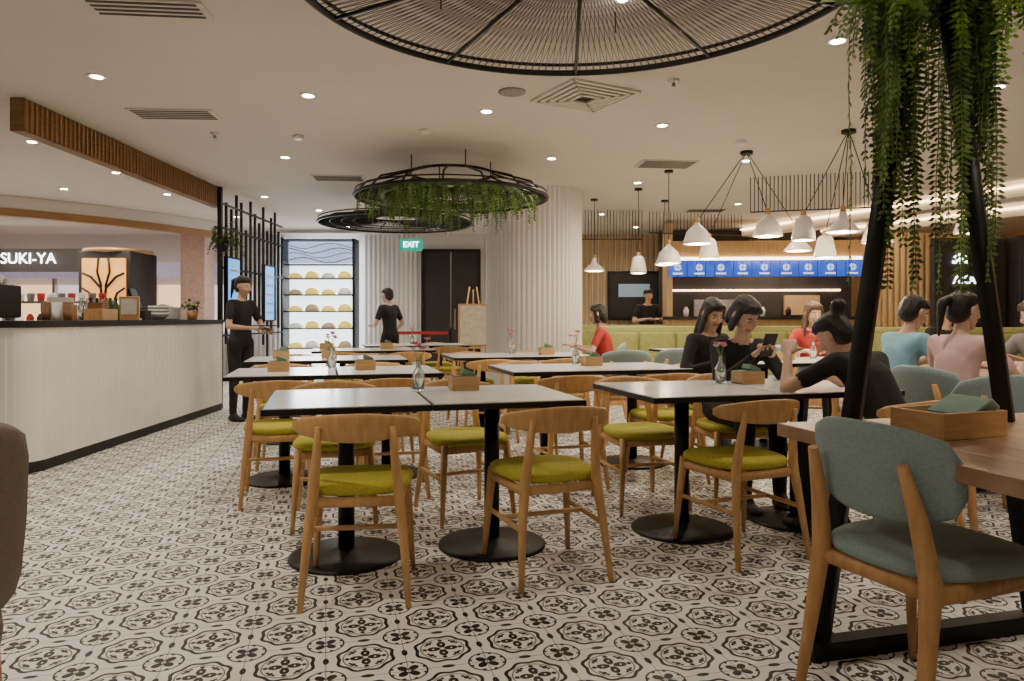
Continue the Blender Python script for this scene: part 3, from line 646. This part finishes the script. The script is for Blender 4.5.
def hand_parts(curl,side):
    P=[('skin',[((-.022,.02,0),(.016,.02,.012)),((.022,.02,0),(.016,.02,.012)),((-.030,.075,0),(.012,.012,.010)),((.030,.075,0),(.012,.012,.010)),((0,-.01,0),(.020,.02,.018))])]
    for x,L in((-.031,.058),(-.010,.072),(.011,.068),(.031,.052)):
        p=Vector((x,.080,0)); a=0
        for k,(f,r0,r1) in enumerate(((.45,.0095,.0085),(.32,.0085,.0078),(.25,.0078,.0068))):
            a+=curl*(.6 if k==0 else 1); q=p+Vector((x*.06,math.cos(a),-math.sin(a)))*L*f; P.append(('skin',[(tuple(p),r0),(tuple(q),r1)])); p=q
    s=-side; p=Vector((s*.026,.020,-.004)); q=p+Vector((s*.028,.026,-.012)); r=q+Vector((s*.006,.028,-.016*(1+curl)))
    P+=[('skin',[(tuple(p),.013),(tuple(q),.0105)]),('skin',[(tuple(q),.0105),(tuple(r),.008)])]
    return P
HANDS={(c,s):solid(hand_parts(c,s),.0048,1) for c in(.35,.8) for s in(-1,1)}
def person(name,loc,hd,top,bot,hair,hairm=None,pose='sit',lean=8,wr=None,yaw=0,pitch=-10,sleeve='short',s=1.0,seatz=.475,headoff=(0,0,0),curl=.35,poles=None,legs=None,prop=None,fem=0):
    L=math.radians(lean); dr=Vector((0,math.sin(L),math.cos(L)))
    if pose=='sit':
        P=Vector((0,-.07,seatz+.085)); kn=[Vector((q*.10,.35,seatz+.045)) for q in(-1,1)]; an=[Vector((q*.11,.36,.085)) for q in(-1,1)]
    else:
        P=Vector((0,0,.90)); kn=[Vector((-.09,.03,.48)),Vector((.09,.0,.48))]; an=[Vector((-.10,-.02,.08)),Vector((.10,-.01,.08))]
    if legs: kn,an=legs
    f=1-.09*fem
    waist=P+dr*.15; chest=P+dr*.31; nb=P+dr*.455; hb=nb+dr*.06+Vector((0,.01,.01))
    L2=L*.5; hc=nb+Vector((0,.03+.12*math.sin(L2),.155*math.cos(L2)))+Vector(headoff)
    sh=[P+dr*.415+Vector((q*.162*f,0,0)) for q in(-1,1)]
    wr=wr or [(-.14,.30,.80),(.14,.30,.80)]
    parts=[('bot',[(P,(.155,.115,.095)),(waist,(.122*f,.088,.06))]),('top',[(waist-dr*.03,(.132*f,.098,.07)),(chest,(.148*f,.108,.10))]),
      ('top',[(chest,(.138*f,.102,.08)),(sh[0],.056*f),(sh[1],.056*f),(chest+dr*.06,(.12*f,.09,.07))]),
      ('skin',[(nb-dr*.03,.056*f),(hb,.047*f)]),('skin',[(hb,.047*f),(hc-Vector((0,.02,.05)),.046)]),('top',[(nb-dr*.05,(.10*f,.07,.035)),(nb-dr*.025,(.07,.06,.03))])]
    hands=[]
    for i,q in enumerate((-1,1)):
        pole=(poles[i] if poles else (q*.8,-.4,-.9))
        E,W=ik(sh[i],wr[i],.275,.245,pole)
        m2='top' if sleeve=='long' else 'skin'
        if sleeve=='short':
            mid=sh[i].lerp(E,.62); parts+=[('top',[(sh[i],.058*f),(mid,.053*f)]),('skin',[(mid,.042*f),(E,.037*f)])]
        else: parts+=[('top',[(sh[i],.056*f),(E,.042)])]
        parts+=[(m2,[(E,.037*f),(W,.026*f)])]
        hands.append((W,(W-E).normalized(),q))
        hip=P+Vector((q*.085,0,-.02))
        parts+=[('bot',[(hip,.088),(kn[i],.060)]),('bot',[(kn[i],.060),(an[i]+Vector((0,0,.02)),.042)])]
        parts+=[('shoe',[(an[i]+Vector((0,-.02,-.045)),(.036,.045,.038)),(an[i]+Vector((0,.13,-.055)),(.038,.05,.026))]),('shoe',[(an[i],.038),(an[i]+Vector((0,.05,-.04)),(.036,.05,.03))])]
    parts=[(l,[(tuple(c),r) for c,r in it]) for l,it in parts]
    mats={'bot':bot,'top':top,'skin':M_skin,'shoe':M_shoe}
    b=B(name); add_solid(b,solid(parts,.013,4),mats)
    HM=Matrix.Translation(hc)@Matrix.Rotation(math.radians(yaw),4,'Z')@Matrix.Rotation(math.radians(pitch),4,'X')
    add_solid(b,HEAD,{'skin':M_skin,'lip':M_lip},HM); add_solid(b,HAIR[hair],{'h':hairm or M_hair},HM)
    for q in(-1,1):
        for c,r,m in (((q*.030,.0675,.010),(.013,.011,.0065),M_eyew),((q*.030,.0745,.010),(.006,.005,.0055),M_iris),((q*.031,.076,.030),(.016,.005,.003),M_hair)):
            t=bmesh.new(); bmesh.ops.create_uvsphere(t,u_segments=12,v_segments=8,radius=1); b.merge(t,HM@Matrix.Translation(c)@Matrix.Diagonal((*r,1)),m,True)
    for W,dv,q in hands:
        y=dv; z=Vector((0,0,1))
        if abs(y.z)>.85: z=Vector((q*1.0,0,0)) if y.z<0 else Vector((q,-.3,0))
        x=y.cross(z).normalized(); z=x.cross(y).normalized()
        R=Matrix((x,y,z)).transposed().to_4x4(); add_solid(b,HANDS[(curl,q)],{'skin':M_skin},Matrix.Translation(W+y*.012)@R)
    if prop: prop(b)
    o=b.obj(loc,math.radians(hd-90)); o.scale=(s,s,s); return o
def phone(b): b.box((0.0,.43,.965),(.075,.012,.15),M_blk,rot=Matrix.Rotation(-.5,3,'X'),bev=.004)
def tablet(b): b.box((0.0,.36,1.07),(.20,.26,.012),M_blk,bev=.004)
person('standing_waitress',(-2.98,7.9,0),-25,M_cblk,M_cblk,'pony',pose='stand',lean=2,wr=[(-.12,.27,1.04),(.10,.27,1.04)],pitch=-14,sleeve='short',s=.97,curl=.8,prop=tablet,fem=1)
person('standing_waiter',(-1.86,11.0,0),150,M_cblk,M_cblk,'short',pose='stand',lean=4,wr=[(-.12,.26,1.05),(.18,.12,.90)],pitch=-5,s=.97,legs=([Vector((-.09,.12,.49)),Vector((.09,-.02,.48))],[Vector((-.1,.12,.08)),Vector((.1,-.2,.10))]))
person('seated_woman_with_phone',(1.40,4.56,0),-80,M_cblk,M_cblk,'bob',lean=22,wr=[(-.06,.36,.90),(.06,.36,.90)],pitch=-36,yaw=14,sleeve='long',curl=.8,prop=phone,fem=1)
chair(1.40,4.56,-80)
person('seated_woman_leaning',(1.80,3.46,0),115,M_cblk,M_cblk,'bun',lean=34,wr=[(-.20,.42,.93),(.12,.44,.80)],pitch=-38,yaw=18,sleeve='short',curl=.8,poles=[(-.9,.2,-.8),(.8,-.3,-.9)],headoff=(-.03,.03,-.06),fem=1)
chair(1.80,3.46,115)
person('seated_woman_long_hair',(1.48,5.55,0),-65,M_cblk,M_jean,'long',lean=16,pitch=-28,yaw=-10,sleeve='long',fem=1); chair(1.48,5.55,-65)
person('seated_man_blue_shirt',(2.74,5.15,0),12,M_cblue,M_jean,'short',lean=22,pitch=-24,wr=[(-.08,.40,.82),(.16,.38,.80)],s=1.02)
person('seated_woman_pink_top',(2.72,4.38,0),25,M_cpink,M_jean,'pony',lean=10,pitch=-8,yaw=-15,wr=[(-.14,.36,.81),(.16,.34,.82)],fem=1)
person('seated_man_grey_shirt',(3.97,5.34,0),195,M_cgrey,M_jean,'short',M_hairb,lean=20,pitch=-20,wr=[(-.12,.38,.82),(.12,.38,.82)])
person('seated_woman_red_top',(2.95,7.05,0),-110,M_red,M_jean,'long',M_hairb,lean=10,pitch=-15,yaw=20,fem=1); chair(2.95,7.05,-110)
person('seated_woman_red_blouse',(1.02,8.2,0),170,M_red,M_jean,'bob',lean=10,pitch=-10,fem=1); chair(1.02,8.2,170,BC)
person('seated_diner',(4.9,8.15,0),-95,M_cblk,M_jean,'bob',lean=12,pitch=-15)
person('standing_cook',(2.35,12.6,0),-80,M_cblk,M_cblk,'short',pose='stand',wr=[(-.12,.3,1.1),(.12,.3,1.1)],s=1.0)
w=D.worlds.new('world'); C.scene.world=w; w.use_nodes=True; w.node_tree.nodes['Background'].inputs[0].default_value=(.5,.45,.4,1); w.node_tree.nodes['Background'].inputs[1].default_value=.3
cam=D.cameras.new('camera'); co=D.objects.new('camera',cam); C.collection.objects.link(co); co.location=(0,0,1.12); co.rotation_euler=(math.pi/2,0,0)
cam.sensor_width=36; cam.lens=720/1024*36; cam.shift_y=-22.5/1024; cam.clip_start=.05; C.scene.camera=co
